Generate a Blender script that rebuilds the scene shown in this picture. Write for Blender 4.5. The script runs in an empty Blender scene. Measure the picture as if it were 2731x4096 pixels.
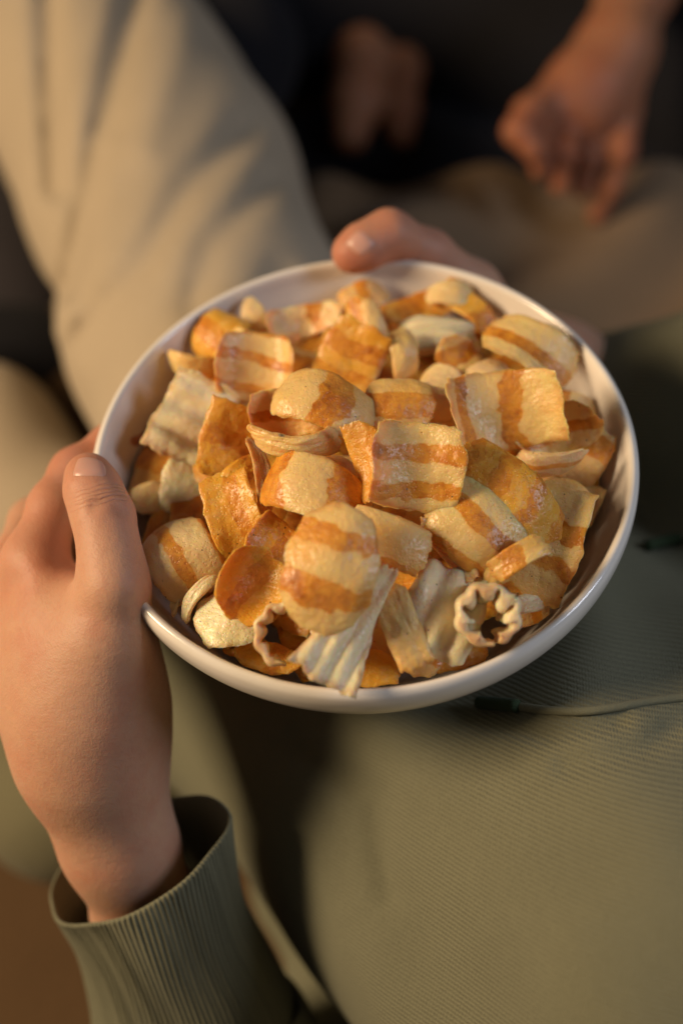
import bpy, math, random
import numpy as np
from mathutils import Vector, Matrix, noise as mnoise

S = bpy.context.scene
COL = S.collection
rng = random.Random(7)

# ------------------------------------------------------------------ camera
ELEV = math.radians(55.16)
RIM = Vector((0.0, 0.0, 0.30))                      # centre of the bowl's rim
CR = Vector((1, 0, 0))
CF = Vector((0, math.cos(ELEV), -math.sin(ELEV)))
CU = Vector((0, math.sin(ELEV), math.cos(ELEV)))
CAM = RIM - (CR*0.00782 + CU*0.02292 + CF*0.54467)
cd = bpy.data.cameras.new('camera'); cam = bpy.data.objects.new('camera', cd); COL.objects.link(cam)
cam.matrix_world = Matrix(((CR.x, CU.x, -CF.x, CAM.x), (CR.y, CU.y, -CF.y, CAM.y), (CR.z, CU.z, -CF.z, CAM.z), (0, 0, 0, 1)))
cd.sensor_fit = 'HORIZONTAL'; cd.sensor_width = 24; cd.lens = 50
cd.clip_start = 0.02; cd.clip_end = 60
cd.dof.use_dof = True; cd.dof.focus_distance = 0.512; cd.dof.aperture_fstop = 2.9; cd.dof.aperture_blades = 0
S.camera = cam

# ------------------------------------------------------------------ light
w = bpy.data.worlds.new('World'); S.world = w; w.use_nodes = True
bg = w.node_tree.nodes['Background']; bg.inputs[0].default_value = (0.60, 0.54, 0.49, 1); bg.inputs[1].default_value = 0.085

def area(name, loc, target, size, power, col, size_y=None):
    ld = bpy.data.lights.new(name, 'AREA'); ld.energy = power; ld.color = col; ld.size = size
    if size_y: ld.shape = 'RECTANGLE'; ld.size_y = size_y
    o = bpy.data.objects.new(name, ld); COL.objects.link(o); o.location = loc
    o.rotation_euler = (Vector(target) - Vector(loc)).to_track_quat('-Z', 'Y').to_euler()
    return o
area('warm_room_lamp', (-1.15, -0.10, 0.98), (0, 0, 0.3), 0.46, 23.5, (1.0, 0.73, 0.45))
area('cool_window_light', (1.10, -0.20, 1.10), (0.05, 0, 0.25), 0.30, 6.0, (0.80, 0.86, 1.0), 0.55)

S.view_settings.view_transform = 'Standard'; S.view_settings.look = 'None'
S.view_settings.exposure = 0.0; S.view_settings.gamma = 1.0; S.view_settings.use_curve_mapping = False
S.cycles.use_denoising = True
S.cycles.max_bounces = 8

# ------------------------------------------------------------------ helpers
K = 2731/1568.0; FPX = 50/24*2731
def ray(vx, vy):
    return CR*((vx*K - 1365.5)/FPX) - CU*((vy*K - 2048)/FPX) + CF
def V3(vx, vy, d):
    return CAM + ray(vx, vy)*d
BN = (CR*-0.05465 + CU*0.57044 - CF*0.81952).normalized()     # rim plane normal
def VH(vx, vy, h):
    r = ray(vx, vy)
    return CAM + r*((RIM + BN*h - CAM).dot(BN)/r.dot(BN))
def depth_of(p): return (p - CAM).dot(CF)

def tag(o, label, cat, group=None):
    o['label'] = label; o['category'] = cat
    if group: o['group'] = group
    return o
def mesh_obj(name, verts, faces, mat, parent=None, smooth=True):
    me = bpy.data.meshes.new(name); me.from_pydata([tuple(v) for v in verts], [], [tuple(f) for f in faces]); me.update()
    if smooth: me.polygons.foreach_set('use_smooth', [True]*len(me.polygons))
    if mat: me.materials.append(mat)
    o = bpy.data.objects.new(name, me); COL.objects.link(o)
    if parent: o.parent = parent; o.matrix_parent_inverse = parent.matrix_world.inverted()
    return o
def empty(name, loc):
    o = bpy.data.objects.new(name, None); COL.objects.link(o); o.location = loc
    o.matrix_world = Matrix.Translation(loc); return o

# --- materials
class NT:
    def __init__(s, name):
        s.m = bpy.data.materials.new(name); s.m.use_nodes = True; s.t = s.m.node_tree
        s.p = s.t.nodes['Principled BSDF']
    def n(s, typ, **kw):
        x = s.t.nodes.new(typ)
        for k, v in kw.items():
            if k.startswith('i_'): x.inputs[k[2:].replace('_', ' ')].default_value = v
            else: setattr(x, k, v)
        return x
    def l(s, a, b): s.t.links.new(a, b)
    def math(s, op, a, b=None, clamp=False):
        x = s.n('ShaderNodeMath', operation=op); x.use_clamp = clamp
        for i, v in enumerate((a, b)):
            if v is None: continue
            if isinstance(v, (int, float)): x.inputs[i].default_value = v
            else: s.l(v, x.inputs[i])
        return x.outputs[0]
    def mix(s, f, a, b, typ='MIX'):
        x = s.n('ShaderNodeMix', data_type='RGBA', blend_type=typ)
        for i, v in ((0, f), (6, a), (7, b)):
            if isinstance(v, (int, float)): x.inputs[i].default_value = v
            elif isinstance(v, tuple): x.inputs[i].default_value = (*v, 1)
            else: s.l(v, x.inputs[i])
        return x.outputs[2]
    def noise(s, scale, detail=3, co=None, rough=0.55):
        x = s.n('ShaderNodeTexNoise'); x.inputs['Scale'].default_value = scale; x.inputs['Detail'].default_value = detail
        x.inputs['Roughness'].default_value = rough
        if co is not None: s.l(co, x.inputs['Vector'])
        return x.outputs[0]
    def ramp(s, f, lo, hi):
        x = s.n('ShaderNodeMapRange'); x.interpolation_type = 'SMOOTHSTEP'
        s.l(f, x.inputs[0]); x.inputs[1].default_value = lo; x.inputs[2].default_value = hi
        return x.outputs[0]
    def bump(s, h, strength, dist, prev=None):
        x = s.n('ShaderNodeBump'); x.inputs['Strength'].default_value = strength; x.inputs['Distance'].default_value = dist
        s.l(h, x.inputs['Height'])
        if prev is not None: s.l(prev, x.inputs['Normal'])
        return x.outputs[0]
    def objco(s):
        if not hasattr(s, '_oc'): s._oc = s.n('ShaderNodeTexCoord').outputs['Object']
        return s._oc

def mat_ceramic():
    t = NT('white_glazed_ceramic'); co = t.objco()
    n = t.noise(60, 2, co)
    t.l(t.mix(t.ramp(n, .3, .7), (0.82, 0.78, 0.72), (0.85, 0.81, 0.75)), t.p.inputs['Base Color'])
    t.p.inputs['Roughness'].default_value = 0.16; t.p.inputs['Coat Weight'].default_value = 0.3
    t.p.inputs['Coat Roughness'].default_value = 0.06
    t.l(t.bump(n, 0.04, 0.002), t.p.inputs['Normal'])
    return t.m

def mat_chip():
    t = NT('fried_puffed_snack'); co = t.objco()
    st = t.n('ShaderNodeAttribute', attribute_name='stripe').outputs['Fac']
    ed = t.n('ShaderNodeAttribute', attribute_name='edge').outputs['Fac']
    oi = t.n('ShaderNodeObjectInfo')
    off = t.n('ShaderNodeVectorMath', operation='ADD'); t.l(co, off.inputs[0])
    rv = t.math('MULTIPLY', oi.outputs['Random'], 3.7); t.l(rv, off.inputs[1]); co = off.outputs[0]
    low = t.noise(38, 2, co); big = t.noise(95, 3, co); mid = t.noise(300, 3, co); fine = t.noise(1000, 3, co)
    base = oi.outputs['Color']
    base = t.mix(t.math('MULTIPLY', t.ramp(low, .45, .70), t.math('MULTIPLY', oi.outputs['Alpha'], .60)), base, (0.80, 0.41, 0.06))
    base = t.mix(t.math('MULTIPLY', t.ramp(mid, .45, .72), .30), base, (0.90, 0.68, 0.32))
    orange = t.mix(t.ramp(mid, .35, .65), (0.60, 0.215, 0.015), (0.74, 0.33, 0.03))
    brown = t.mix(t.ramp(mid, .35, .65), (0.38, 0.11, 0.01), (0.56, 0.19, 0.017))
    sc = t.mix(t.ramp(big, .50, .72), orange, brown)
    sm = t.math('ADD', st, t.math('ADD', t.math('MULTIPLY', t.math('SUBTRACT', mid, .5), .5), t.math('MULTIPLY', t.math('SUBTRACT', big, .5), .9)))
    halo = t.math('MULTIPLY', t.ramp(sm, .05, .45), .42)
    c = t.mix(halo, base, (0.78, 0.43, 0.09))
    c = t.mix(t.math('MULTIPLY', t.ramp(sm, .38, .58), t.math('ADD', .74, t.math('MULTIPLY', t.ramp(low, .62, .35), .26))), c, sc)
    c = t.mix(t.math('MULTIPLY', t.math('MULTIPLY', ed, t.ramp(big, .35, .6)), .55), c, (0.50, 0.20, 0.035))
    vo = t.n('ShaderNodeTexVoronoi'); vo.inputs['Scale'].default_value = 300; t.l(co, vo.inputs['Vector'])
    sp = t.math('MULTIPLY', t.math('LESS_THAN', vo.outputs['Distance'], .11), t.math('GREATER_THAN', t.noise(120, 1, co), .60))
    c = t.mix(t.math('MULTIPLY', sp, .8), c, (0.10, 0.04, 0.015))
    t.l(c, t.p.inputs['Base Color'])
    t.p.inputs['Subsurface Weight'].default_value = 0.75
    t.p.inputs['Subsurface Radius'].default_value = (1.0, 0.48, 0.14); t.p.inputs['Subsurface Scale'].default_value = 0.0035
    t.l(t.math('ADD', .12, t.math('MULTIPLY', fine, .46)), t.p.inputs['Roughness'])
    t.p.inputs['Specular IOR Level'].default_value = 0.5
    vb = t.n('ShaderNodeTexVoronoi', feature='SMOOTH_F1'); vb.inputs['Scale'].default_value = 520; t.l(co, vb.inputs['Vector'])
    vc = t.n('ShaderNodeTexVoronoi'); vc.inputs['Scale'].default_value = 950; t.l(co, vc.inputs['Vector'])
    b1 = t.bump(vb.outputs['Distance'], 0.40, 0.0008)
    b1 = t.bump(t.ramp(vc.outputs['Distance'], .05, .45), 0.45, 0.0004, b1)
    b2 = t.bump(fine, 0.25, 0.0005, b1)
    t.l(b2, t.p.inputs['Normal'])
    return t.m

def mat_skin(name='skin', tone=(0.55, 0.315, 0.21)):
    t = NT(name); co = t.objco()
    n1 = t.noise(30, 4, co, .6); n3 = t.noise(130, 4, co, .65); n2 = t.noise(420, 3, co)
    red = t.n('ShaderNodeAttribute', attribute_name='red').outputs['Fac']
    c = t.mix(t.math('MULTIPLY', t.ramp(n1, .42, .68), .55), tone, (tone[0]*0.93, tone[1]*.70, tone[2]*.66))
    c = t.mix(t.math('MULTIPLY', t.ramp(n3, .45, .7), .30), c, (tone[0]*1.06, tone[1]*1.08, tone[2]*1.0))
    c = t.mix(t.math('MULTIPLY', red, .8), c, (tone[0]*0.88, tone[1]*.50, tone[2]*.46))
    c = t.mix(t.math('MULTIPLY', t.ramp(n2, .5, .8), .2), c, (tone[0]*.7, tone[1]*.55, tone[2]*.5))
    jn = t.n('ShaderNodeSeparateXYZ'); t.l(t.n('ShaderNodeAttribute', attribute_name='joint').outputs['Vector'], jn.inputs[0])
    tw = t.math('ADD', jn.outputs[0], t.math('MULTIPLY', t.math('SUBTRACT', t.noise(160, 3, co), .5), .0028))
    cr = None
    for c0, wd, am in ((.0085, .00035, .8), (.0103, .00045, 1.), (.0120, .0003, .6), (.0136, .0004, .9), (.0155, .0003, .5), (.0066, .0003, .4)):
        q = t.math('DIVIDE', t.math('SUBTRACT', tw, c0), wd); g = t.math('MULTIPLY', t.math('EXPONENT', t.math('MULTIPLY', t.math('MULTIPLY', q, q), -1.)), am)
        cr = g if cr is None else t.math('ADD', cr, g)
    cr = t.math('MULTIPLY', cr, jn.outputs[1], True)
    c = t.mix(t.math('MULTIPLY', cr, .38), c, (tone[0]*.62, tone[1]*.42, tone[2]*.40))
    t.l(c, t.p.inputs['Base Color'])
    t.p.inputs['Subsurface Weight'].default_value = 0.5
    t.p.inputs['Subsurface Radius'].default_value = (1.0, 0.38, 0.2); t.p.inputs['Subsurface Scale'].default_value = 0.004
    t.p.inputs['Roughness'].default_value = 0.52; t.p.inputs['Specular IOR Level'].default_value = 0.35
    vb = t.n('ShaderNodeTexVoronoi'); vb.inputs['Scale'].default_value = 1300; t.l(co, vb.inputs['Vector'])
    b = t.bump(vb.outputs['Distance'], 0.2, 0.0004)
    b = t.bump(n2, 0.3, 0.0006, b)
    b = t.bump(n3, 0.25, 0.0012, b)
    b = t.bump(t.math('MULTIPLY', cr, -1.), 0.6, 0.0008, b)
    t.l(b, t.p.inputs['Normal'])
    return t.m

def mat_fabric(name, col, weave=900, rib=None, sheen=0.06, var=.25):
    """knitted or woven cloth; rib = spacing in metres of ribs carried by the 'rib' vertex attribute"""
    t = NT(name); co = t.objco()
    n1 = t.noise(25, 3, co); n2 = t.noise(weave, 2, co)
    c = t.mix(t.math('MULTIPLY', t.ramp(n1, .35, .7), var), col, tuple(x*.72 for x in col))
    c = t.mix(t.math('MULTIPLY', t.ramp(n2, .4, .7), .25), c, tuple(min(1, x*1.35) for x in col))
    t.p.inputs['Roughness'].default_value = 0.92; t.p.inputs['Specular IOR Level'].default_value = 0.12
    t.p.inputs['Sheen Weight'].default_value = sheen; t.p.inputs['Sheen Roughness'].default_value = 0.5
    nrm = None
    if rib:
        at = t.n('ShaderNodeAttribute', attribute_name='rib').outputs['Vector']
        sep = t.n('ShaderNodeSeparateXYZ'); t.l(at, sep.inputs[0])
        wob = t.math('MULTIPLY', t.math('SUBTRACT', t.noise(300, 2, co), .5), 1.3)
        w1 = t.math('SINE', t.math('ADD', t.math('MULTIPLY', sep.outputs[0], 2*math.pi/rib), wob))
        w2 = t.math('SINE', t.math('ADD', t.math('MULTIPLY', sep.outputs[1], 2*math.pi/(rib*.62)), t.math('MULTIPLY', w1, .8)))
        nrm = t.bump(t.math('ADD', w1, t.math('MULTIPLY', w2, .3)), 0.42, 0.0005)
        c = t.mix(t.math('MULTIPLY', t.ramp(w1, .1, -.95), .28), c, tuple(x*.55 for x in col))  # rib grooves darkened in the colour, standing in for their shade
    t.l(c, t.p.inputs['Base Color'])
    nrm = t.bump(n2, 0.5, 0.0008, nrm)
    t.l(nrm, t.p.inputs['Normal'])
    return t.m

M_cer = mat_ceramic(); M_chip = mat_chip(); M_skin = mat_skin()
M_skin2 = mat_skin('skin_of_second_person', (0.36, 0.165, 0.088))  # tone darkened: shade missing on the far hands is put into the colour
M_hood = mat_fabric('sage_green_terry_knit', (0.183, 0.184, 0.124), 1100, rib=0.00165)
M_cuff = mat_fabric('sage_green_rib_knit', (0.183, 0.184, 0.124), 1400)
M_trou = mat_fabric('sage_green_sweat_fabric', (0.20, 0.188, 0.115), 900)
M_beige = mat_fabric('beige_cotton_twill', (0.42, 0.35, 0.255), 800, var=.15)
M_black = mat_fabric('black_cotton', (0.012, 0.012, 0.015), 700, sheen=0.05)
M_grey = mat_fabric('charcoal_fabric', (0.045, 0.040, 0.045), 700, sheen=0.1)
M_floor = mat_fabric('brown_carpet', (0.105, 0.062, 0.030), 500, sheen=0.1)
M_cord = mat_fabric('dark_green_cord', (0.035, 0.055, 0.028), 1500)
def mat_nail():
    t = NT('fingernail'); co = t.objco()
    t.l(t.mix(t.noise(90, 2, co), (0.56, 0.31, 0.25), (0.62, 0.37, 0.30)), t.p.inputs['Base Color'])
    t.p.inputs['Roughness'].default_value = 0.3; t.p.inputs['Subsurface Weight'].default_value = .3
    t.p.inputs['Subsurface Scale'].default_value = .002
    return t.m
M_nail = mat_nail()

def Vof(p):
    q = p - A3(CAM); z = q @ A3(CF)
    return np.stack([(q @ A3(CR)/z*FPX + 1365.5)/K, (2048 - q @ A3(CU)/z*FPX)/K], 1)
def pdist(p, poly):
    v = Vof(p); best = np.full(len(p), 1e9)
    for a, b in zip(poly[:-1], poly[1:]):
        a, b = np.array(a, float), np.array(b, float); t = np.clip(((v - a) @ (b - a))/((b - a) @ (b - a)), 0, 1)
        best = np.minimum(best, np.linalg.norm(v - a - t[:, None]*(b - a), axis=1))
    return best
# --- signed distance modelling: smooth unions of tapered capsules, meshed with surface nets
def A3(p): return np.array((p[0], p[1], p[2]), dtype=np.float64)
def cone(p, a, b, ra, rb):
    ba = b - a; pa = p - a
    h = np.clip((pa @ ba)/(ba @ ba), 0, 1)
    return np.linalg.norm(pa - h[:, None]*ba, axis=1) - (ra + (rb - ra)*h)
def ell(p, c, ax, rad):
    q = (p - c) @ np.array(ax).T
    r = np.array(rad); k0 = np.linalg.norm(q/r, axis=1); k1 = np.linalg.norm(q/(r*r), axis=1)
    return k0*(k0 - 1)/np.maximum(k1, 1e-9)
def smin(a, b, k):
    h = np.clip(0.5 + 0.5*(b - a)/k, 0, 1)
    return b + (a - b)*h - k*h*(1 - h)
def smax(a, b, k): return -smin(-a, -b, k)
def chain(p, pts, k=None):
    d = None
    for (a, ra), (b, rb) in zip(pts[:-1], pts[1:]):
        e = cone(p, A3(a), A3(b), ra, rb)
        d = e if d is None else (smin(d, e, k) if k else np.minimum(d, e))
    return d

def surface_nets(f, lo, hi, res):
    n = [int(math.ceil((hi[i] - lo[i])/res)) + 1 for i in range(3)]
    ax = [lo[i] + res*np.arange(n[i]) for i in range(3)]
    val = np.empty(n, dtype=np.float32)
    Y, Z = np.meshgrid(ax[1], ax[2], indexing='ij')
    yz = np.stack([Y.ravel(), Z.ravel()], 1)
    for i0 in range(0, n[0], 8):
        xs = ax[0][i0:i0+8]
        P = np.concatenate([np.concatenate([np.full((len(yz), 1), x), yz], 1) for x in xs])
        val[i0:i0+len(xs)] = f(P).reshape(len(xs), n[1], n[2])
    neg = val < 0
    c = [m - 1 for m in n]
    cnt = np.zeros(c, np.int32); acc = np.zeros(c + [3], np.float64)
    corners = [(i, j, k) for i in (0, 1) for j in (0, 1) for k in (0, 1)]
    sl = lambda o: tuple(slice(o[d], o[d] + c[d]) for d in range(3))
    for a in corners:
        for d in range(3):
            if a[d]: continue
            b = list(a); b[d] = 1
            va, vb = val[sl(a)], val[sl(b)]
            m = (va < 0) != (vb < 0)
            if not m.any(): continue
            t = va[m]/(va[m] - vb[m])
            q = np.zeros((m.sum(), 3)); q += np.array(a); q[:, d] += t
            acc[m] += q; cnt[m] += 1
    act = cnt > 0
    idx = -np.ones(c, np.int64); idx[act] = np.arange(act.sum())
    ijk = np.argwhere(act)
    V = np.array(lo) + res*(ijk + acc[act]/cnt[act][:, None])
    faces = []
    for d in range(3):
        e1, e2 = (d + 1) % 3, (d + 2) % 3
        s0 = [slice(None)]*3; s1 = [slice(None)]*3
        s0[d] = slice(0, n[d]-1); s1[d] = slice(1, n[d])
        a, b = neg[tuple(s0)], neg[tuple(s1)]
        E = np.argwhere(a != b)
        ok = (E[:, e1] > 0) & (E[:, e2] > 0) & (E[:, e1] < n[e1]-1) & (E[:, e2] < n[e2]-1)
        E = E[ok]
        flip = a[E[:, 0], E[:, 1], E[:, 2]]
        def cell(o1, o2):
            q = E.copy(); q[:, e1] += o1; q[:, e2] += o2
            return idx[q[:, 0], q[:, 1], q[:, 2]]
        Q = np.stack([cell(-1, -1), cell(0, -1), cell(0, 0), cell(-1, 0)], 1)
        Q[~flip] = Q[~flip][:, ::-1]
        faces.append(Q)
    return V, np.concatenate(faces)
def grad(f, P, e=2e-4):
    g = np.stack([f(P + np.eye(3)[i]*e) - f(P - np.eye(3)[i]*e) for i in range(3)], 1)/(2*e)
    return g
def project(f, P, it=3):
    for _ in range(it):
        g = grad(f, P); d = f(P)
        P = P - g*(d/np.maximum((g*g).sum(1), 1e-6))[:, None]
    return P
def subdivide(V, F):
    E = np.concatenate([F[:, [i, (i+1) % 4]] for i in range(4)]); Es = np.sort(E, 1)
    u, inv = np.unique(Es, axis=0, return_inverse=True); inv = inv.reshape(-1)
    nv, nf, ne = len(V), len(F), len(u)
    mid = V[u].mean(1); cen = V[F].mean(1)
    e = [inv[i*nf:(i+1)*nf] + nv for i in range(4)]; cc = nv + ne + np.arange(nf)
    NF = np.concatenate([np.stack([F[:, i], e[i], cc, e[(i-1) % 4]], 1) for i in range(4)])
    return np.concatenate([V, mid, cen]), NF
def sdf_build(f, pts, res, pad, sub=1):
    pts = np.array(pts); lo = pts.min(0) - pad; hi = pts.max(0) + pad
    V, F = surface_nets(f, lo, hi, res)
    V = project(f, V, 2)
    for _ in range(sub):
        V, F = subdivide(V, F); V = project(f, V, 2)
    return V, F
def set_attr(o, name, arr, typ='FLOAT'):
    a = o.data.attributes.new(name, typ, 'POINT')
    if typ == 'FLOAT': a.data.foreach_set('value', np.asarray(arr, np.float32))
    else: a.data.foreach_set('vector', np.asarray(arr, np.float32).ravel())
def fbm(P, scale, seed=0.0):
    return np.array([mnoise.noise(Vector((p[0]*scale + seed, p[1]*scale - seed, p[2]*scale + 2*seed))) for p in P])

# ------------------------------------------------------------------ setting
gx = np.linspace(-3, 3, 61); gy = np.linspace(-2, 5, 71)
gv = [(x, y, 0.006*mnoise.noise(Vector((x*3, y*3, 0)))) for x in gx for y in gy]
gf = [(i*71+j, (i+1)*71+j, (i+1)*71+j+1, i*71+j+1) for i in range(60) for j in range(70)]
fl = mesh_obj('floor', gv, gf, M_floor); fl['kind'] = 'structure'

# ------------------------------------------------------------------ bowl
BX = CR - BN*CR.dot(BN); BX.normalize(); BY = BN.cross(BX)
BOWL = Matrix(((BX.x, BY.x, BN.x, RIM.x), (BX.y, BY.y, BN.y, RIM.y), (BX.z, BY.z, BN.z, RIM.z), (0, 0, 0, 1)))
prof = [(0, -.070), (.03, -.0695), (.052, -.064), (.070, -.052), (.083, -.037), (.0925, -.022), (.0985, -.009), (.1003, -.0030),
        (.1012, -.0008), (.1026, 0), (.1040, -.0008), (.1050, -.0030), (.1051, -.008), (.1035, -.0150), (.0975, -.027), (.088, -.042), (.074, -.058), (.056, -.070),
        (.046, -.0735), (.0455, -.078), (.0425, -.078), (.0415, -.075), (0, -.0745)]
def spline(pts, n):
    pts = np.array(pts, float); out = []
    for i in range(len(pts)-1):
        p0 = pts[max(i-1, 0)]; p1, p2 = pts[i], pts[i+1]; p3 = pts[min(i+2, len(pts)-1)]
        for t in np.linspace(0, 1, n, endpoint=False):
            out.append(.5*((2*p1) + (p2-p0)*t + (2*p0-5*p1+4*p2-p3)*t*t + (3*p1-p0-3*p2+p3)*t**3))
    out.append(pts[-1]); return np.array(out)
pr = spline(prof, 4); pr[:, 0] = np.maximum(pr[:, 0], 0); NS = 192
bv, bf = [], []
for r, z in pr:
    for k in range(NS):
        a = 2*math.pi*k/NS; bv.append((max(r, 1e-5)*math.cos(a), max(r, 1e-5)*math.sin(a), z))
for i in range(len(pr)-1):
    for k in range(NS):
        k2 = (k+1) % NS; bf.append((i*NS+k, i*NS+k2, (i+1)*NS+k2, (i+1)*NS+k))
bowl = mesh_obj('bowl', bv, bf, M_cer); bowl.matrix_world = BOWL
tag(bowl, 'white glazed ceramic bowl full of snack chips held in two hands', 'bowl')

# ------------------------------------------------------------------ chips
INZ = [-.070, -.0695, -.064, -.052, -.037, -.022, -.009, -.003, .01]; INR = [.0, .028, .051, .069, .082, .0915, .0975, .0993, .0995]
TONE = {'c': (0.85, 0.59, 0.24), 'y': (0.80, 0.415, 0.045), 'w': (0.87, 0.745, 0.49), 'o': (0.74, 0.36, 0.05), 'p': (0.82, 0.60, 0.31), 'b': (0.70, 0.46, 0.20)}
def smooth(e0, e1, x):
    t = np.clip((x - e0)/(e1 - e0), 0, 1); return t*t*(3 - 2*t)
CHIPSEED = [0]
def chip_mesh(L, W, bend=0., bend2=0., twist=0., axis='x', stripes=(), q=.35, corr=None, wav=.0012, thick=.00075, taper=0., nx=44, ny=34, jag=.05, inner=0., inner_n=8, cw=1., en=1.):
    """a fried puffed sheet: L along the curl, W across it, metres; solid, with a rounded edge"""
    CHIPSEED[0] += 1; sd = CHIPSEED[0]*7.31
    lr = random.Random(CHIPSEED[0]); cc = [lr.uniform(-1, 1)*(.25 if corr else cw) for _ in range(3)]
    s = np.linspace(-1, 1, nx); t = np.linspace(-1, 1, ny)
    s = np.sign(s)*(1-(1-np.abs(s))**1.35); t = np.sign(t)*(1-(1-np.abs(t))**1.35)
    Sg, Tg = np.meshgrid(s, t, indexing='ij'); s1, t1 = Sg.ravel(), Tg.ravel()
    X = s1*np.sqrt(1 - q*t1*t1/2); Y = t1*np.sqrt(1 - q*s1*s1/2)
    e = np.array([mnoise.noise(Vector((a*2.2 + sd, b*2.2, sd))) + .5*mnoise.noise(Vector((a*7 + sd, b*7, sd))) for a, b in zip(X, Y)])
    e = e*en
    r = np.maximum(np.abs(s1), np.abs(t1))
    X = X*(1 + jag*2*e*r**3); Y = Y*(1 + jag*2*np.roll(e, 11)*r**3)
    Y = Y*(1 + taper*X)
    x = X*L/2; y = Y*W/2
    def surf(x, y):
        z = np.zeros_like(x)
        n2 = np.array([mnoise.noise(Vector((a*70 + sd, b*70 + sd, 3.1))) for a, b in zip(x, y)])
        n3 = np.array([mnoise.noise(Vector((a*260 + sd, b*260, 1.7))) for a, b in zip(x, y)])
        z = z + wav*n2*1.3 + .00012*n3
        if corr:
            amp, n, cax = corr[:3]; u = (x/L if cax == 'x' else y/W)
            n4 = np.array([mnoise.noise(Vector((a*45 + sd, b*45 - sd, 9.1))) for a, b in zip(x, y)])
            z = z + amp*np.sin(2*math.pi*n*u + (.9*n4) + sd)*np.clip(.9 + .7*n2, .3, 1.3)
        if bend2: z = z - bend2*y*y/W
        z = z + cc[0]*(x/L*2)**3*(y/W*2)*L*.10 + cc[1]*(y/W*2)**3*(x/L*2)*L*.08 + cc[2]*np.maximum(x/L*2 - .4, 0)**2*L*.22
        if abs(bend) > 1e-4:
            R = L/bend; th = x/R
            px, pz = (R + z)*np.sin(th), (R + z)*np.cos(th) - R
            P = np.stack([px, y, pz], 1)
        else: P = np.stack([x, y, z], 1)
        if twist:
            a = twist*x/L; ca, sa = np.cos(a), np.sin(a)
            P = np.stack([P[:, 0], P[:, 1]*ca - P[:, 2]*sa, P[:, 1]*sa + P[:, 2]*ca], 1)
        return P
    P = surf(x, y); G = P.reshape(nx, ny, 3)
    du = np.gradient(G, axis=0); dv = np.gradient(G, axis=1)
    N = np.cross(du, dv); N /= np.maximum(np.linalg.norm(N, axis=2, keepdims=True), 1e-12); N = N.reshape(-1, 3)
    h = thick*np.sqrt(np.clip(1 - r**9, 0, 1))*(1 + .5*e)
    top = P + N*h[:, None]; bot = P - N*(h + (inner*(1 + e)*(.5 + .5*np.sin(2*math.pi*inner_n*X/2 + .8*e))*np.sqrt(np.clip(1 - np.abs(s1)**12, 0, 1)) if inner else 0))[:, None]
    V = np.concatenate([top, bot]); V -= (V.max(0) + V.min(0))/2
    F = []; o = nx*ny
    for i in range(nx-1):
        for j in range(ny-1):
            a, b, c, d = i*ny+j, (i+1)*ny+j, (i+1)*ny+j+1, i*ny+j+1
            F.append((a, b, c, d)); F.append((o+d, o+c, o+b, o+a))
    ring = [i*ny for i in range(nx)] + [(nx-1)*ny+j for j in range(1, ny)] + [i*ny+ny-1 for i in range(nx-2, -1, -1)] + [j for j in range(ny-2, 0, -1)]
    for a, b in zip(ring, ring[1:] + ring[:1]): F.append((a, o+a, o+b, b))
    u = X if axis == 'x' else Y; v = Y if axis == 'x' else X
    u = u + .11*e + .08*np.sin(v*2.2 + sd)
    st = np.zeros_like(u)
    for c0, wd in stripes: st = np.maximum(st, smooth(wd/2 + .07, wd/2 - .07, np.abs(u - c0)))
    me = bpy.data.meshes.new('chip'); me.from_pydata(V.tolist(), [], F); me.update()
    me.polygons.foreach_set('use_smooth', [True]*len(me.polygons)); me.materials.append(M_chip)
    ed = smooth(.80, .99, r); a = me.attributes.new('edge', 'FLOAT', 'POINT'); a.data.foreach_set('value', np.concatenate([ed, ed]).astype(np.float32))
    a = me.attributes.new('stripe', 'FLOAT', 'POINT'); a.data.foreach_set('value', np.concatenate([st, st]).astype(np.float32))
    return me
def place(name, me, vx, vy, dh, ang, tx, ty, fz, tone, lean=True):
    q = VH(vx, vy, 0.0); r = (q - RIM).length/0.1
    p = VH(vx, vy, 0.010 - 0.026*r*r + dh)
    n = (CR*tx + CU*ty - CF*fz).normalized(); a = math.radians(ang)
    x = CR*math.cos(a) + CU*math.sin(a); x = (x - n*x.dot(n))
    x.normalize(); y = n.cross(x)
    o = bpy.data.objects.new(name, me); COL.objects.link(o)
    o.matrix_world = Matrix(((x.x, y.x, n.x, p.x), (x.y, y.y, n.y, p.y), (x.z, y.z, n.z, p.z), (0, 0, 0, 1)))
    co = np.empty(len(me.vertices)*3, np.float32); me.vertices.foreach_get('co', co); co = co.reshape(-1, 3)
    for _ in range(9):
        L = np.array(BOWL.inverted() @ o.matrix_world); P = co @ L[:3, :3].T + L[:3, 3]
        r2 = np.hypot(P[:, 0], P[:, 1]); lim = np.interp(P[:, 2], INZ, INR); pen = np.where(P[:, 2] < .004, r2 - lim, -1)
        if (P[:, 2] < -.068).any(): o.matrix_world = Matrix.Translation(BN*.004) @ o.matrix_world
        k = int(pen.argmax())
        if pen[k] <= 0: break
        q = P[k]; inw = -(BX*q[0] + BY*q[1]).normalized()
        v = (CAM - o.matrix_world.translation).normalized()*float(pen[k]*.9 + .0004) + inw*float(pen[k]*.25) if lean and q[1] > -.045 else inw*float(pen[k] + .0004)
        o.matrix_world = Matrix.Translation(v) @ o.matrix_world
    j = rng.uniform(.94, 1.05); c = TONE[tone]; o.color = (c[0]*j, c[1]*j, c[2]*j, {'w': .12, 'p': .5}.get(tone, 1.))
    return o
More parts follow.
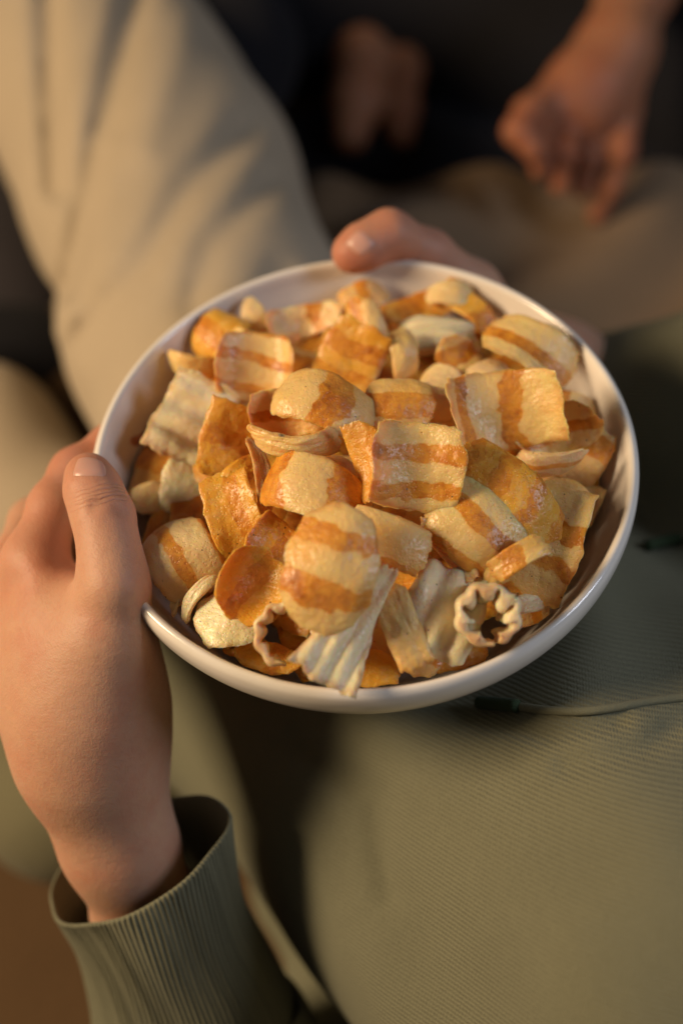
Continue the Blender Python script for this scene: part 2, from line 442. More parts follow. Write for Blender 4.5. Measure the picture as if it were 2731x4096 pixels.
def chip(vx, vy, L, W, ang, label, b0=None, tx=0., ty=.35, fz=1., bend=.9, bend2=None, dh=0., st=(), ax='x', tone='c', kind='striped_chip', **kw):
    if bend2 is None: bend2 = rng.choice((-1, 1, 1))*rng.uniform(.1, .45)
    kw.setdefault('twist', rng.uniform(-.3, .3))
    if b0 is not None: bend = b0
    elif abs(bend) < 1.8: bend = math.copysign(min(2.3, abs(bend)*1.4), bend)
    if kind == 'striped_chip': kw['q'] = min(.95, kw.get('q', rng.uniform(.3, .7)) + .28)
    st = [(c0 + rng.uniform(-.06, .06), wd*rng.uniform(.75, 1.2)) for c0, wd in st]
    pm = FPX/K/depth_of(VH(vx, vy, 0)); Lm = 1.06*L/pm; Wm = 1.06*W/pm; kw.setdefault('q', rng.uniform(.4, .9))
    if 1e-3 < abs(bend) < 3.0: Lm *= (bend/2)/math.sin(bend/2)
    o = place(name=kind, me=chip_mesh(Lm, Wm, bend, bend2, axis=ax, stripes=st, **kw), vx=vx, vy=vy, dh=dh, ang=ang, tx=tx, ty=ty, fz=fz, tone=tone)
    tag(o, label, 'chip', 'snack chips in the bowl')
    return o
B2 = [(-.42, .42), (.45, .42)]; B1 = [(0., .5)]; B3 = [(-.66, .3), (0, .34), (.66, .3)]
# back of the bowl
chip(838, 672, 105, 75, 15, 'small golden chip right below the thumb at the back rim', ty=.6, bend=2.16, st=B1, tone='b', dh=-.004)
chip(985, 690, 190, 75, 22, 'long channel-shaped orange chip at the back of the bowl', ty=.3, bend=-1.22, bend2=-.3, st=[(-.2, .8)], tone='o', dh=-.003)
chip(1040, 672, 110, 60, -8, 'pale pinkish chip end at the back rim above orange channel chip', ty=.5, bend=1.62, st=[(.75, .4)], tone='p', dh=.002)
chip(1082, 730, 175, 62, -48, 'golden chip arching down beside the back right bowl wall', tx=.3, ty=.5, bend=2.29, tone='y', st=[(.3, .5)], dh=-.002)
chip(822, 742, 62, 118, 12, 'dark golden side of upright chip left of pale wedge edge', tx=-.7, ty=.1, bend=0.68, tone='o', dh=.004, st=B1)
chip(862, 742, 42, 118, 22, 'narrow pale yellow upright wedge of chip at the back', tx=.3, ty=.1, bend=0.94, tone='c', dh=.006)
chip(700, 732, 160, 70, 12, 'wavy pinkish chip lying across the back left', ty=.15, bend=-1.62, wav=.0025, tone='p', st=[(.35, .35)], dh=0)
chip(578, 722, 100, 55, 108, 'small pale pink chip with pointed tip sticking up at back left', tx=.1, ty=.1, bend=1.08, tone='p', taper=-.6, dh=0)
chip(497, 765, 130, 115, 60, 'yellow chip with orange band leaning on left bowl wall', tx=-.3, ty=.4, bend=1.76, tone='y', st=[(-.15, .5)], dh=.0)
chip(612, 775, 145, 38, -6, 'thin cream curled edge of chip above the brown-banded scoop-shaped chip', ty=-.6, bend=2.3, twist=0., tone='c', dh=.006)
chip(447, 832, 130, 58, -8, 'small hook-shaped tan chip at far left inside wall', tx=-.2, ty=-.7, bend=2.5, twist=0., tone='c', dh=.0, st=[(.75, .4)])
chip(583, 842, 165, 160, -8, 'concave chip with brown bands at left back, like a shallow scoop', tx=.05, ty=-.05, bend=-1.96, ax='y', st=[(-.62, .3), (.22, .34), (.92, .22)], tone='c', dh=.006, q=.5)
chip(802, 822, 165, 140, 62, 'golden diamond-shaped chip with dark brown spots at centre back', tx=-.05, ty=.1, bend=-0.68, st=[(.25, .42), (-.45, .3)], tone='y', dh=.004, q=.15)
chip(925, 810, 112, 62, 98, 'smooth cream curved strip standing beside the diamond-shaped chip', tx=.3, ty=.2, bend=1.76, tone='c', dh=.002)
chip(1000, 768, 175, 95, 2, 'wrinkled whitish plain chip at the back of the bowl', ty=.45, bend=0.68, tone='w', kind='plain_chip', corr=(.0007, 3, 'y'), dh=.0)
chip(1056, 826, 110, 95, -60, 'small golden chip with dark brown wedge behind vertical-striped chip', tx=.1, ty=.1, bend=-1.22, st=[(-.25, .75)], tone='c', dh=.0)
chip(1010, 868, 85, 70, -20, 'pinkish rounded chip left of vertical-striped chip', tx=-.3, ty=.7, bend=1.35, tone='p', dh=-.002)
chip(1125, 862, 110, 85, 20, 'pale pinkish chip tucked behind the vertical-striped chip', ty=.8, bend=1.22, tone='p', dh=0.002)
chip(1232, 795, 210, 125, -30, 'large tan chip with orange bands leaning on right bowl wall', tx=.2, ty=.45, bend=0.94, ax='y', st=[(-.1, .5)], tone='c', dh=.006, q=.3)
# middle
chip(1160, 940, 235, 170, 8, 'large concave chip with vertical orange stripes right of centre', tx=.05, ty=-.02, bend=-1.55, st=[(-.62, .26), (.18, .34)], tone='c', dh=.012, twist=.35, q=.12, cw=.3)
chip(1318, 925, 110, 55, -15, 'small brown-edged chip between right wall and banded chip', tx=.1, ty=.5, bend=1.08, st=[(-.5, .5)], tone='p', dh=-.002)
chip(1283, 990, 175, 115, 22, 'chip with bright orange arc band below the vertical-striped chip', tx=-.1, ty=-.2, bend=-1.35, ax='y', st=[(-.05, .5)], tone='c', dh=.006, q=.5)
chip(1266, 1058, 150, 55, 6, 'pale pink curled underside of chip at right', tx=0, ty=-.6, bend=2.1, tone='p', st=[(-.1, .3)], ax='y', dh=.006)
chip(1345, 1045, 110, 140, -25, 'flat brown-tan chip with square corner against right bowl wall', tx=-.2, ty=.2, bend=0.41, ax='y', st=[(.4, .7)], tone='b', dh=-.004, q=.05)
chip(917, 925, 128, 148, 84, 'barrel-shaped chip with one broad brown band at centre', tx=.0, ty=.45, bend=1.35, st=[(-.15, .62)], tone='c', dh=.010, q=.2, cw=.3)
chip(1005, 925, 90, 85, 80, 'shadowed mauve chip right of the barrel-shaped brown-banded chip', tx=.3, ty=.4, bend=1.08, tone='p', dh=.0)
chip(437, 965, 195, 150, 62, 'cream ribbed chip leaning against the left bowl wall', tx=.25, ty=.15, bend=-0.68, tone='w', kind='ribbed_chip', corr=(.0015, 3.3, 'x'), dh=.001, q=.25)
chip(530, 1015, 175, 130, 78, 'deep yellow chip with brown band between ribbed chip and curled ring', tx=.35, ty=.1, bend=-0.81, st=[(.1, .4)], tone='y', dh=.004, q=.12)
chip(745, 925, 205, 130, -24, 'curled chip with brown band over its top, left of centre', tx=.1, ty=.5, bend=2.1, bend2=.4, st=[(.12, .5)], tone='c', dh=.018, q=.2)
chip(655, 950, 140, 105, 5, 'concave inner face with brown band inside the left curled chip', tx=.1, ty=-.1, bend=-1.6, ax='y', st=[(-.1, .4)], tone='c', dh=.010, q=.2)
chip(675, 1012, 185, 50, -6, 'thick cream crescent lip at the bottom of the left curled chip', tx=0, ty=-.6, bend=2.5, bend2=.3, twist=0., tone='c', dh=.020, thick=.0017)
chip(552, 1092, 135, 55, 48, 'crumpled thin yellow chip piece at left of centre', tx=-.2, ty=.3, bend=1.89, tone='y', dh=.006, wav=.003, st=[(.4, .3)])
chip(595, 1090, 150, 40, 98, 'narrow upright golden strip left of the saddle-shaped chip', tx=.5, ty=.1, bend=1.49, tone='b', dh=.010)
chip(538, 1182, 185, 120, 110, 'bright yellow chip with brown patch at left, edge catching light', tx=-.15, ty=.1, bend=1.08, ax='y', st=[(-.25, .6)], tone='y', dh=.006, q=.2)
chip(352, 1142, 95, 75, 20, 'small pale chip fragment low against left wall near the thumb', tx=.2, ty=.4, bend=0.94, tone='p', kind='plain_chip', dh=-.006)
chip(430, 1105, 150, 115, 70, 'blurred cream plain chip between left wall and yellow chips', tx=.2, ty=.4, bend=1.22, tone='w', kind='plain_chip', dh=-.010)
chip(722, 1128, 228, 130, -22, 'saddle-shaped chip, orange left end and cream middle, at centre left', tx=-.1, ty=.45, bend=2.36, st=[(-.72, .55), (.55, .5)], tone='c', dh=.016, q=.25)
chip(775, 1072, 110, 40, -30, 'short cream strip between curled ring and saddle-shaped chip', ty=.5, bend=1.35, tone='p', dh=.006)
chip(846, 1058, 82, 160, 12, 'golden inner flank of the folded striped chip at centre', tx=-.55, ty=.1, bend=0.54, tone='o', dh=.020, taper=-.25)
chip(955, 1070, 185, 185, -6, 'centre chip with two orange horizontal bands and wavy lower edge', tx=.15, ty=.02, bend=-1.22, ax='y', st=[(.28, .32), (-.55, .3)], tone='c', dh=.022, q=.3, wav=.002, cw=.3)
chip(1018, 1118, 110, 155, 18, 'smooth golden chip curving behind the centre striped chip', tx=.35, ty=-.1, bend=1.35, tone='y', dh=.012, q=.8)
chip(1172, 1128, 285, 118, -46, 'long arching orange and yellow banded chip right of centre', tx=.15, ty=.3, b0=1.4, bend2=.3, twist=0., cw=.2, st=[(-.8, .25), (-.25, .3), (.3, .25), (.85, .25)], tone='y', dh=.016, q=.2)
chip(1098, 1212, 240, 175, -38, 'large cushion-like chip with diagonal brown band right of centre', tx=.05, ty=.2, b0=1.1, bend2=.5, ax='y', st=[(.05, .42), (-.95, .5)], tone='c', dh=.014, q=.4, cw=.2)
chip(1302, 1132, 110, 60, -10, 'brown curled lip of chip at right near the bowl wall', tx=0, ty=.7, bend=2.3, tone='b', dh=.004)
chip(1352, 1160, 100, 60, 70, 'pale mauve chip in shade against the right bowl wall', tx=-.5, ty=.3, bend=0.81, tone='p', dh=-.006)
chip(1292, 1265, 270, 155, 72, 'big lower right chip with brown bands and ragged right edge', tx=-.12, ty=.15, b0=1.2, st=[(-.30, .3), (.25, .3), (-.98, .12)], tone='c', dh=.008, twist=-.4, q=.12, cw=.2)
chip(1192, 1280, 135, 58, 32, 'small strip with orange middle lying over the big lower right chip', tx=-.1, ty=.3, bend=0.81, st=[(-.25, .6)], tone='c', dh=.022, q=.1)
chip(1133, 1322, 105, 34, 68, 'thin cream hook of chip above the ribbed tube', tx=-.6, ty=.2, bend=1.89, tone='c', dh=.014)
chip(888, 1238, 185, 108, -22, 'flat beige chip with brown lower edge right of barrel front chip', tx=.05, ty=.25, b0=.5, ax='y', st=[(-.85, .45)], tone='c', dh=.016, q=.05, bend2=.4, twist=0., cw=.1)
chip(1030, 1262, 170, 42, -48, 'thin cream rim of chip under the cushion-like chip', tx=-.2, ty=.2, bend=-1.08, tone='p', dh=.010)
chip(758, 1303, 275, 190, 78, 'barrel-shaped front chip with two broad brown bands', tx=-.05, ty=.12, b0=1.15, bend2=.55, twist=0., st=[(-.30, .34), (.46, .34)], tone='c', dh=.031, q=.55, cw=.2)
chip(580, 1345, 155, 165, -32, 'golden scoop-shaped chip at lower left beside barrel front chip', tx=.25, ty=.1, bend=-1.69, st=[(.0, .4)], tone='y', dh=.014, q=.6, cw=.3)
chip(636, 1255, 130, 105, -40, 'golden brown pointed chip tucked behind barrel front chip', tx=.2, ty=.2, bend=-0.94, st=[(.1, .6)], tone='y', dh=.010, q=.1)
chip(416, 1278, 195, 165, -55, 'puffy lower left chip with diagonal brown band beside the hand', tx=-.15, ty=.35, bend=1.62, bend2=.4, st=[(-.1, .36), (.9, .3)], ax='y', tone='p', dh=.006, q=.3, cw=.3)
# front
chip(455, 1372, 130, 32, 50, 'thin cream curled ribbon at lower left near front rim', tx=-.5, ty=.4, bend=2.16, tone='w', kind='plain_chip', dh=.006)
chip(405, 1378, 95, 26, 62, 'short thin cream ribbon between hand and longer cream ribbon', tx=-.5, ty=.4, bend=1.35, tone='w', kind='plain_chip', dh=.003)
chip(515, 1432, 155, 140, 12, 'smooth white plain chip at the lower left front rim', tx=-.1, ty=.45, bend=0.94, tone='w', kind='plain_chip', dh=.006, q=.8)
chip(642, 1490, 345, 120, 10, 'white ribbed curl opening towards the front rim', tx=-.45, ty=1.0, fz=-.08, bend=5.3, bend2=0., twist=0., tone='w', kind='ribbed_chip', corr=(.0006, 8, 'x'), dh=.018, q=.05, nx=110, wav=.0004, thick=.0011, inner=.0014, inner_n=9, en=.35)
chip(600, 1535, 150, 75, -14, 'golden chip lying low against the front left rim', ty=.5, b0=.5, tone='y', dh=-.002, st=[(.2, .4)])
chip(1240, 1428, 110, 65, 25, 'tan chip low between the ribbed tube and front right rim', ty=.5, b0=.6, tone='b', dh=-.004, st=[(.3, .5)])
chip(808, 1432, 285, 105, 57, 'white ribbed sail-shaped chip with sharp tip at the front', tx=.30, ty=.1, bend=-.6, bend2=0., tone='w', kind='ribbed_chip', corr=(.0007, 2.6, 'y'), dh=.021, taper=-.6, q=.1, twist=.35, wav=.0014)
chip(930, 1467, 190, 82, 112, 'smooth cream block-like chip leaning at the front', tx=-.1, ty=.2, bend=.35, bend2=.35, twist=0., cw=.1, tone='c', dh=.017, q=.1, thick=.0016)
chip(1020, 1410, 215, 165, 70, 'wide white ribbed chip behind the cream block-like chip', tx=.1, ty=.35, bend=1.08, tone='w', kind='ribbed_chip', corr=(.0013, 2.6, 'y'), dh=.013, q=.2)
chip(1132, 1432, 375, 120, 4, 'ribbed white tube seen end-on with scalloped hole', tx=-.25, ty=1.0, fz=-.03, bend=6.1, bend2=0., twist=0., tone='w', kind='ribbed_chip', corr=(.0005, 8, 'x'), dh=.021, q=.02, nx=120, thick=.0011, inner=.0034, inner_n=7, en=.7, wav=.0006)
chip(1210, 1388, 70, 45, 10, 'small cream bit of chip right behind the ribbed tube', ty=.5, bend=1.08, tone='w', kind='plain_chip', dh=.002)
chip(828, 1545, 170, 90, 2, 'flat golden chip half hidden by the front rim', ty=.45, bend=0.54, tone='y', dh=.002, q=.1, st=[(.9, .2)])
chip(1055, 1512, 150, 85, 18, 'dark orange chip low behind the front right rim', ty=.6, bend=0.68, tone='o', dh=-.004, st=B1)
chip(985, 1480, 150, 95, 65, 'brown-tinged chip leaning behind cream block-like chip', tx=.2, ty=.3, bend=0.68, tone='p', dh=.002, st=[(-.4, .3)])
chip(555, 1500, 110, 70, -15, 'dark brown chip deep under the white plain front chip', ty=.7, bend=0.68, tone='o', dh=-.010, st=B1)
# chips buried beneath, glimpsed only through the gaps
base_m = [chip_mesh(.036, .027, rng.uniform(.4, 1.2), stripes=rng.choice([B1, B2, [(-.3, .8)]]), nx=22, ny=18) for _ in range(6)]
for layer, (hz, n) in enumerate(((-.014, 50), (-.030, 28))):
    for i in range(n):
        rr = (.086 - .016*layer)*math.sqrt((i+.5)/n); a = i*2.399963 + layer
        p = BOWL @ Vector((rr*math.cos(a), rr*math.sin(a), 0))
        q = p - CAM; sx = (q.dot(CR)/q.dot(CF)*FPX + 1365.5)/K; sy = (2048 - q.dot(CU)/q.dot(CF)*FPX)/K
        o = place('striped_chip', base_m[i % 6], sx, sy, hz, rng.uniform(0, 360), rng.uniform(-.4, .3), .65 + rng.uniform(-.3, .3), 1., rng.choice('ooyb'), lean=False)
        tag(o, 'golden brown chip buried beneath the top layer, glimpsed through gaps', 'chip', 'buried chips')

# ------------------------------------------------------------------ person holding the bowl
person = empty('person', (0.12, -0.06, 0.0))
tag(person, 'person in sage green hoodie holding the white bowl in both hands', 'person')

def left_hand(p):
    W = lambda x, y, d: V3(x, y, d)
    thumb = chain(p, [(W(203, 1092, .531), .0086), (W(214, 1128, .527), .0098), (W(238, 1190, .522), .0106), (W(252, 1270, .518), .0104), (W(262, 1345, .517), .0118)], .006)
    met = chain(p, [(W(262, 1345, .517), .0120), (W(248, 1460, .522), .0138), (W(228, 1600, .533), .0152)], .012)
    ind = chain(p, [(W(78, 1292, .546), .0112), (W(125, 1165, .556), .0098), (W(172, 1085, .566), .0092), (W(258, 1022, .578), .0084), (W(345, 1000, .592), .0074)], .005)
    mid = chain(p, [(W(20, 1340, .566), .0112), (W(75, 1200, .598), .0095), (W(190, 1120, .618), .0090), (W(330, 1080, .634), .0078)], .005)
    rin = chain(p, [(W(-10, 1400, .580), .0108), (W(80, 1290, .618), .0092), (W(210, 1220, .634), .0086), (W(340, 1190, .642), .0076)], .005)
    pin = chain(p, [(W(0, 1450, .590), .0095), (W(110, 1400, .622), .0080), (W(220, 1350, .636), .0074), (W(310, 1320, .640), .0066)], .005)
    palm = chain(p, [(W(80, 1292, .548), .0125), (W(150, 1480, .541), .0160), (W(195, 1640, .542), .0165)], .02)
    for q, r in (((22, 1345, .566), .0125), ((-8, 1405, .578), .0120), ((5, 1455, .590), .0105)):
        palm = smin(palm, chain(p, [(W(*q), r), (W((q[0]+205)/2+5, (q[1]+1660)/2, (q[2]+.552)/2), r*1.2), (W(205, 1660, .554), .0148)], .02), .016)
    palm = smin(palm, cone(p, A3(W(165, 1420, .536)), A3(W(235, 1540, .535)), .011, .016), .018)      # web of the thumb
    arm = chain(p, [(W(185, 1640, .543), .0172), (W(198, 1760, .549), .0160), (W(250, 1930, .565), .0152), (W(345, 2150, .596), .0185), (W(505, 2500, .645), .027)], .02)
    arm = smin(arm, chain(p, [(W(228, 1640, .545), .0125), (W(242, 1760, .549), .0120), (W(298, 1930, .563), .0122), (W(390, 2150, .598), .016), (W(560, 2500, .65), .024)], .02), .018)
    arm = smin(arm, cone(p, A3(W(150, 1775, .546)), A3(W(160, 1815, .549)), .0085, .0080), .010)      # wrist bone
    d = smin(smin(palm, met, .016), arm, .034)
    for a, b in (((84, 1300, .536), (180, 1560, .526)), ((30, 1350, .553), (165, 1600, .532))):          # tendons on the back
        d = smin(d, cone(p, A3(W(*a)), A3(W(*b)), .0042, .0030), .007)
    d = smin(d, cone(p, A3(W(262, 1335, .510)), A3(W(262, 1350, .510)), .0065, .0065), .007)               # thumb knuckle
    d = smin(d, thumb, .007)
    d = smin(d, ind, .006)
    d = smin(d, mid, .005); d = smin(d, rin, .004); d = smin(d, pin, .004)
    return d
lp = [A3(V3(*q)) for q in ((-30, 1300, .54), (350, 1000, .6), (200, 1080, .52), (560, 2520, .66), (-20, 1450, .6), (345, 1190, .65), (300, 1330, .50))]
LV, LF = sdf_build(left_hand, lp, .0030, .034, 1)

def right_hand(p):
    W = lambda x, y, d: V3(x, y, d)
    thumb = chain(p, [(W(806, 582, .597), .0080), (W(835, 566, .597), .0092), (W(893, 536, .600), .0094), (W(985, 580, .613), .0092), (W(1085, 662, .632), .0110)], .006)
    met = chain(p, [(W(1085, 662, .632), .0115), (W(1180, 785, .662), .014), (W(1275, 850, .688), .017)], .012)
    palm = chain(p, [(W(1060, 760, .685), .012), (W(1180, 810, .69), .015), (W(1270, 860, .688), .018)], .02)
    palm = smin(palm, chain(p, [(W(1100, 860, .70), .012), (W(1200, 880, .70), .015), (W(1275, 880, .690), .018)], .02), .02)
    arm = chain(p, [(W(1275, 880, .690), .019), (W(1325, 910, .692), .019), (W(1650, 1010, .69), .030)], .02)
    d = smin(smin(palm, met, .016), arm, .024); d = smin(d, thumb, .007)
    for k, (y0, y1, x1, dd) in enumerate(((750, 790, 840, .70), (800, 870, 830, .712), (850, 940, 860, .715), (890, 1000, 920, .712))):
        f = chain(p, [(W(1070 + 12*k, y0, .688 + .005*k), .0105), (W(960, (y0+y1)/2 - 10, .706), .0092), (W(x1, y1, dd), .0080)], .005)
        d = smin(d, f, .005)
    return d
rp = [A3(V3(*q)) for q in ((800, 590, .59), (895, 530, .60), (1660, 960, .66), (840, 1000, .72), (900, 760, .72))]
RV, RF = sdf_build(right_hand, rp, .0032, .034, 1)
AV = np.concatenate([LV, RV]); AF = np.concatenate([LF, RF + len(LV)])
body = mesh_obj('body', AV, AF, M_skin, person)
body['label'] = 'bare hands and forearms holding the bowl, thumbs over the rim'
def blob(P, c, r): return np.exp(-((P - A3(c))**2).sum(1)/(2*r*r))
red = np.zeros(len(AV))
for q, r, a in (((205, 1080, .525), .010, .7), ((165, 1270, .545), .013, 1.), ((190, 1050, .57), .018, .7), ((240, 1170, .515), .008, .35), ((800, 590, .59), .012, .9), ((893, 530, .59), .012, .5),
                ((60, 1240, .545), .016, .4), ((950, 600, .61), .02, .5)): red = np.maximum(red, a*blob(AV, V3(*q), r))
set_attr(body, 'red', red)
ta, tb = A3(V3(203, 1080, .525)), A3(V3(262, 1345, .517)); tu = (tb - ta)/np.linalg.norm(tb - ta)
set_attr(body, 'joint', np.stack([(AV - ta) @ tu, np.clip(1.3*blob(AV, V3(246, 1158, .510), .0075), 0, 1), np.zeros(len(AV))], 1), 'FLOAT_VECTOR')
# creases across the thumb joint
def crease(P, a, b, width, depth, ln):
    a, b = A3(a), A3(b); t = np.clip(((P-a) @ (b-a))/((b-a) @ (b-a)), 0, 1)
    d = np.linalg.norm(P - a - t[:, None]*(b-a), axis=1)
    return -depth*np.exp(-(d/width)**2)
me = body.data
nr = np.array([v.normal[:] for v in me.vertices]); off = np.zeros(len(AV))
for (x0, y0, x1, y1, dp) in ((214, 1150, 296, 1158, .0005), (222, 1132, 286, 1138, .0003), (212, 1168, 300, 1178, .0004), (180, 1090, 262, 1084, .0004)):
    off += crease(AV, V3(x0, y0, .511), V3(x1, y1, .514), .0018, dp*2.2, 0)
AV2 = AV + nr*off[:, None]
me.vertices.foreach_set('co', AV2.astype(np.float32).ravel()); me.update()
# nails
def nail(f, c, ux, uy, w, l, label, lift=.0006):
    c, ux, uy = A3(c), A3(ux.normalized()), A3(uy.normalized()); up = np.cross(ux, uy)
    n = 14; P = []
    for i in range(n):
        for j in range(n):
            a, b = -1 + 2*i/(n-1), -1 + 2*j/(n-1)
            a2 = a*math.sqrt(1 - .35*b*b/2); b2 = b*math.sqrt(1 - .6*a*a/2)
            P.append(c + ux*a2*w/2 + uy*b2*l/2)
    P = np.array(P)
    for _ in range(5):
        d = f(P); g = grad(f, P); P = P - g*(d/np.maximum((g*g).sum(1), 1e-6))[:, None]
    g = grad(f, P); g /= np.linalg.norm(g, axis=1)[:, None]
    ab = np.array([max(abs(-1+2*i/(n-1)), abs(-1+2*j/(n-1))) for i in range(n) for j in range(n)])
    P = P + g*(lift*(1 - ab**6) - .0001)[:, None]
    F = [(i*n+j, (i+1)*n+j, (i+1)*n+j+1, i*n+j+1) for i in range(n-1) for j in range(n-1)]
    return mesh_obj('nail', P, F, M_nail, body)
nail(left_hand, V3(206, 1066, .521), CR*1.0 + CU*-.06, CU*.9 - CF*-.35, .0134, .0118, '')
nail(right_hand, V3(826, 558, .588), CR*.75 + CU*.65, CR*-.7 + CU*.6, .0085, .0100, '')

# hoodie body and far sleeve
T0 = A3(V3(740, 1400, .735)); T1 = A3(V3(1115, 1710, .675)); T2 = A3(V3(1720, 2260, .560))
TFOLD = [([(1080, 1640), (1260, 1690), (1420, 1660)], 26, .0035), ([(1300, 1760), (1480, 1720), (1600, 1640)], 30, .003), ([(700, 1700), (860, 1830), (900, 2050)], 40, .003)]
def torso_raw(p):
    d = chain(p, [(T0, .112), (T1, .120), (T2, .135)], .03)
    d = smin(d, chain(p, [(V3(1420, 985, .70), .048), (V3(1800, 960, .66), .060), (V3(2100, 1500, .60), .075)], .02), .03)
    d = smin(d, chain(p, [(V3(610, 1960, .82), .048), (V3(690, 2130, .80), .055), (V3(800, 2330, .78), .06), (V3(950, 2600, .72), .10)], .02), .02)
    # folds: soft creases radiating from the waist
    u = p @ A3(CR*.62 + CU*.78); v = p @ A3(CR*.78 - CU*.62)
    d = d + .0050*np.sin(u*46 + 2.2*np.sin(v*17)) * np.sin(v*21 + .7) + .0016*np.sin(u*95 + v*30)
    for pl, wd, am in TFOLD: d = d + am*np.exp(-(pdist(p, pl)/wd)**2)
    # keep clear of the bowl
    b = ell(p, A3(RIM - BN*.012), [A3(BX), A3(BY), A3(BN)], (.110, .110, .072))
    return smax(d, -b, .012)
TV, TF = sdf_build(torso_raw, [T0, T1, T2, A3(V3(1800, 960, .66))], .0065, .150, 1)
hood = mesh_obj('hoodie', TV, TF, M_hood, person)
hood['label'] = 'sage green knitted hoodie with fine horizontal ribs'
ribd = A3((CU*.975 + CR*.20).normalized()); ribe = A3((CR*.975 - CU*.2).normalized())
wv = .006*np.sin((TV @ ribe)*22) + .003*np.sin((TV @ ribe)*9 + 1)
set_attr(hood, 'rib', np.stack([TV @ ribd + wv, TV @ ribe, np.zeros(len(TV))], 1), 'FLOAT_VECTOR')

# near sleeve with ribbed cuff: rings swept from the cuff opening
def ring_tube(rings, nseg, rows, ribs=0, amp=0, thick=.0016, row_fade=None, wob=.0):
    arr = np.array([list(A3(V3(*c))) + list(a) + list(b) for c, a, b in rings]); sp = spline(arr, rows)
    th = 2*np.pi*np.arange(nseg)/nseg; out, inn = [], []
    for k, r in enumerate(sp):
        c, a, b = r[:3], r[3:6], r[6:9]; f = k/(len(sp)-1)
        rad = np.cos(th)[:, None]*a + np.sin(th)[:, None]*b
        if wob: rad = rad*(1 + wob*(np.sin(3*th + 2.0 + 3*f) + .7*np.sin(5*th + 1.0 - 5*f) + .5*np.sin(8*th + 4*f)))[:, None]
        nn = rad/np.linalg.norm(rad, axis=1)[:, None]
        m = amp*(np.sin(th*ribs + .5*np.sin(5*f + 3*th) + .6*np.sin(9*th + 7*f))*(.8 + .35*np.sin(th*13 + 1.7 + 2*f)*np.sin(th*29 + 9*f)) if ribs else 0)*(row_fade(f) if row_fade else 1)
        out.append(c + rad + nn*(np.zeros(nseg) + m)[:, None]); inn.append(c + rad - nn*(thick + .5*m*np.ones(nseg))[:, None])
    n = len(sp); 
    lip = (out[0] + inn[0])/2 + (sp[0][:3] - sp[1][:3])/np.linalg.norm(sp[0][:3] - sp[1][:3])*thick*.6
    G = inn[::-1] + [lip] + out; V = np.concatenate(G); F = []
    for i in range(len(G)-1):
        for k in range(nseg):
            k2 = (k+1) % nseg; F.append((i*nseg+k, i*nseg+k2, (i+1)*nseg+k2, (i+1)*nseg+k))
    return V, F
def vec(px, py, toward, d=.605):           # offset in picture pixels at depth d, plus metres towards the camera
    s = d*K/FPX; return A3(CR*(px*s) - CU*(py*s) - CF*toward)
cuff_r = [((311, 1975, .570), vec(204, -110, .012), vec(28, 76, .024)),
          ((330, 2030, .577), vec(200, -90, .010), vec(28, 70, .026)),
          ((372, 2135, .590), vec(192, -55, .006), vec(24, 66, .030)),
          ((414, 2232, .602), vec(214, -30, .004), vec(20, 66, .034)),
          ((446, 2318, .612), vec(236, -15, .002), vec(16, 70, .038))]
CV, CFc = ring_tube(cuff_r, 880, 9, ribs=116, amp=.00045, wob=.022)
cuff = mesh_obj('cuff', CV, CFc, M_cuff, hood)
cuff['label'] = 'ribbed green cuff gaping around the wrist'
sl_r = [((446, 2315, .612), vec(239, -15, .002), vec(16, 72, .039)),
        ((480, 2380, .620), vec(258, -10, 0), vec(16, 80, .046)),
        ((560, 2560, .640), vec(270, 0, 0), vec(20, 90, .055)),
        ((760, 2850, .650), vec(280, 20, 0), vec(20, 100, .06))]
SV, SF = ring_tube(sl_r, 160, 10, wob=.03)
sl = mesh_obj('sleeve', SV, SF, M_hood, hood)
set_attr(sl, 'rib', np.stack([SV @ ribe, SV @ ribd, np.zeros(len(SV))], 1), 'FLOAT_VECTOR')

# drawstrings lying on the hoodie
def tube(pts, rad, nseg=14, rows=10):
    sp = spline([A3(p) for p in pts], rows); V, F = [], []
    for i, c in enumerate(sp):
        t = sp[min(i+1, len(sp)-1)] - sp[max(i-1, 0)]; t /= np.linalg.norm(t)
        u = np.cross(t, [0.13, .2, 1]); u /= np.linalg.norm(u); v = np.cross(t, u)
        r = rad if i not in (0, len(sp)-1) else rad*.55
        for k in range(nseg):
            a = 2*math.pi*k/nseg; V.append(c + (u*math.cos(a) + v*math.sin(a))*r)
    for i in range(len(sp)-1):
        for k in range(nseg): k2 = (k+1) % nseg; F.append((i*nseg+k, i*nseg+k2, (i+1)*nseg+k2, (i+1)*nseg+k))
    F.append(tuple(range(nseg))[::-1]); F.append(tuple((len(sp)-1)*nseg + k for k in range(nseg)))
    return np.array(V), F
def on_torso(vx, vy, lift):
    r = A3(ray(vx, vy)); o = A3(CAM); t = .25
    for _ in range(120):
        d = torso_raw((o + r*t)[None])[0] - lift
        if d < 1e-4: break
        t += d*.8
    return o + r*t
for pts, ag in (([(1186, 1622), (1260, 1632), (1340, 1634), (1420, 1624), (1500, 1610), (1600, 1600), (1720, 1600)], [(1096, 1614), (1140, 1617), (1190, 1622)]),
                ([(1560, 1236), (1620, 1222), (1700, 1215)], [(1484, 1254), (1525, 1244), (1565, 1235)])):
    V, F = tube([on_torso(x, y, .0008) for x, y in pts], .0016, 12, 10); ds = mesh_obj('drawstring', V, F, M_cuff, hood)
    V, F = tube([on_torso(x, y, .0022) for x, y in ag], .0026, 14, 8); a = mesh_obj('drawstring_tip', V, F, M_cord, hood)
    a['label'] = 'dark green drawstring tip'

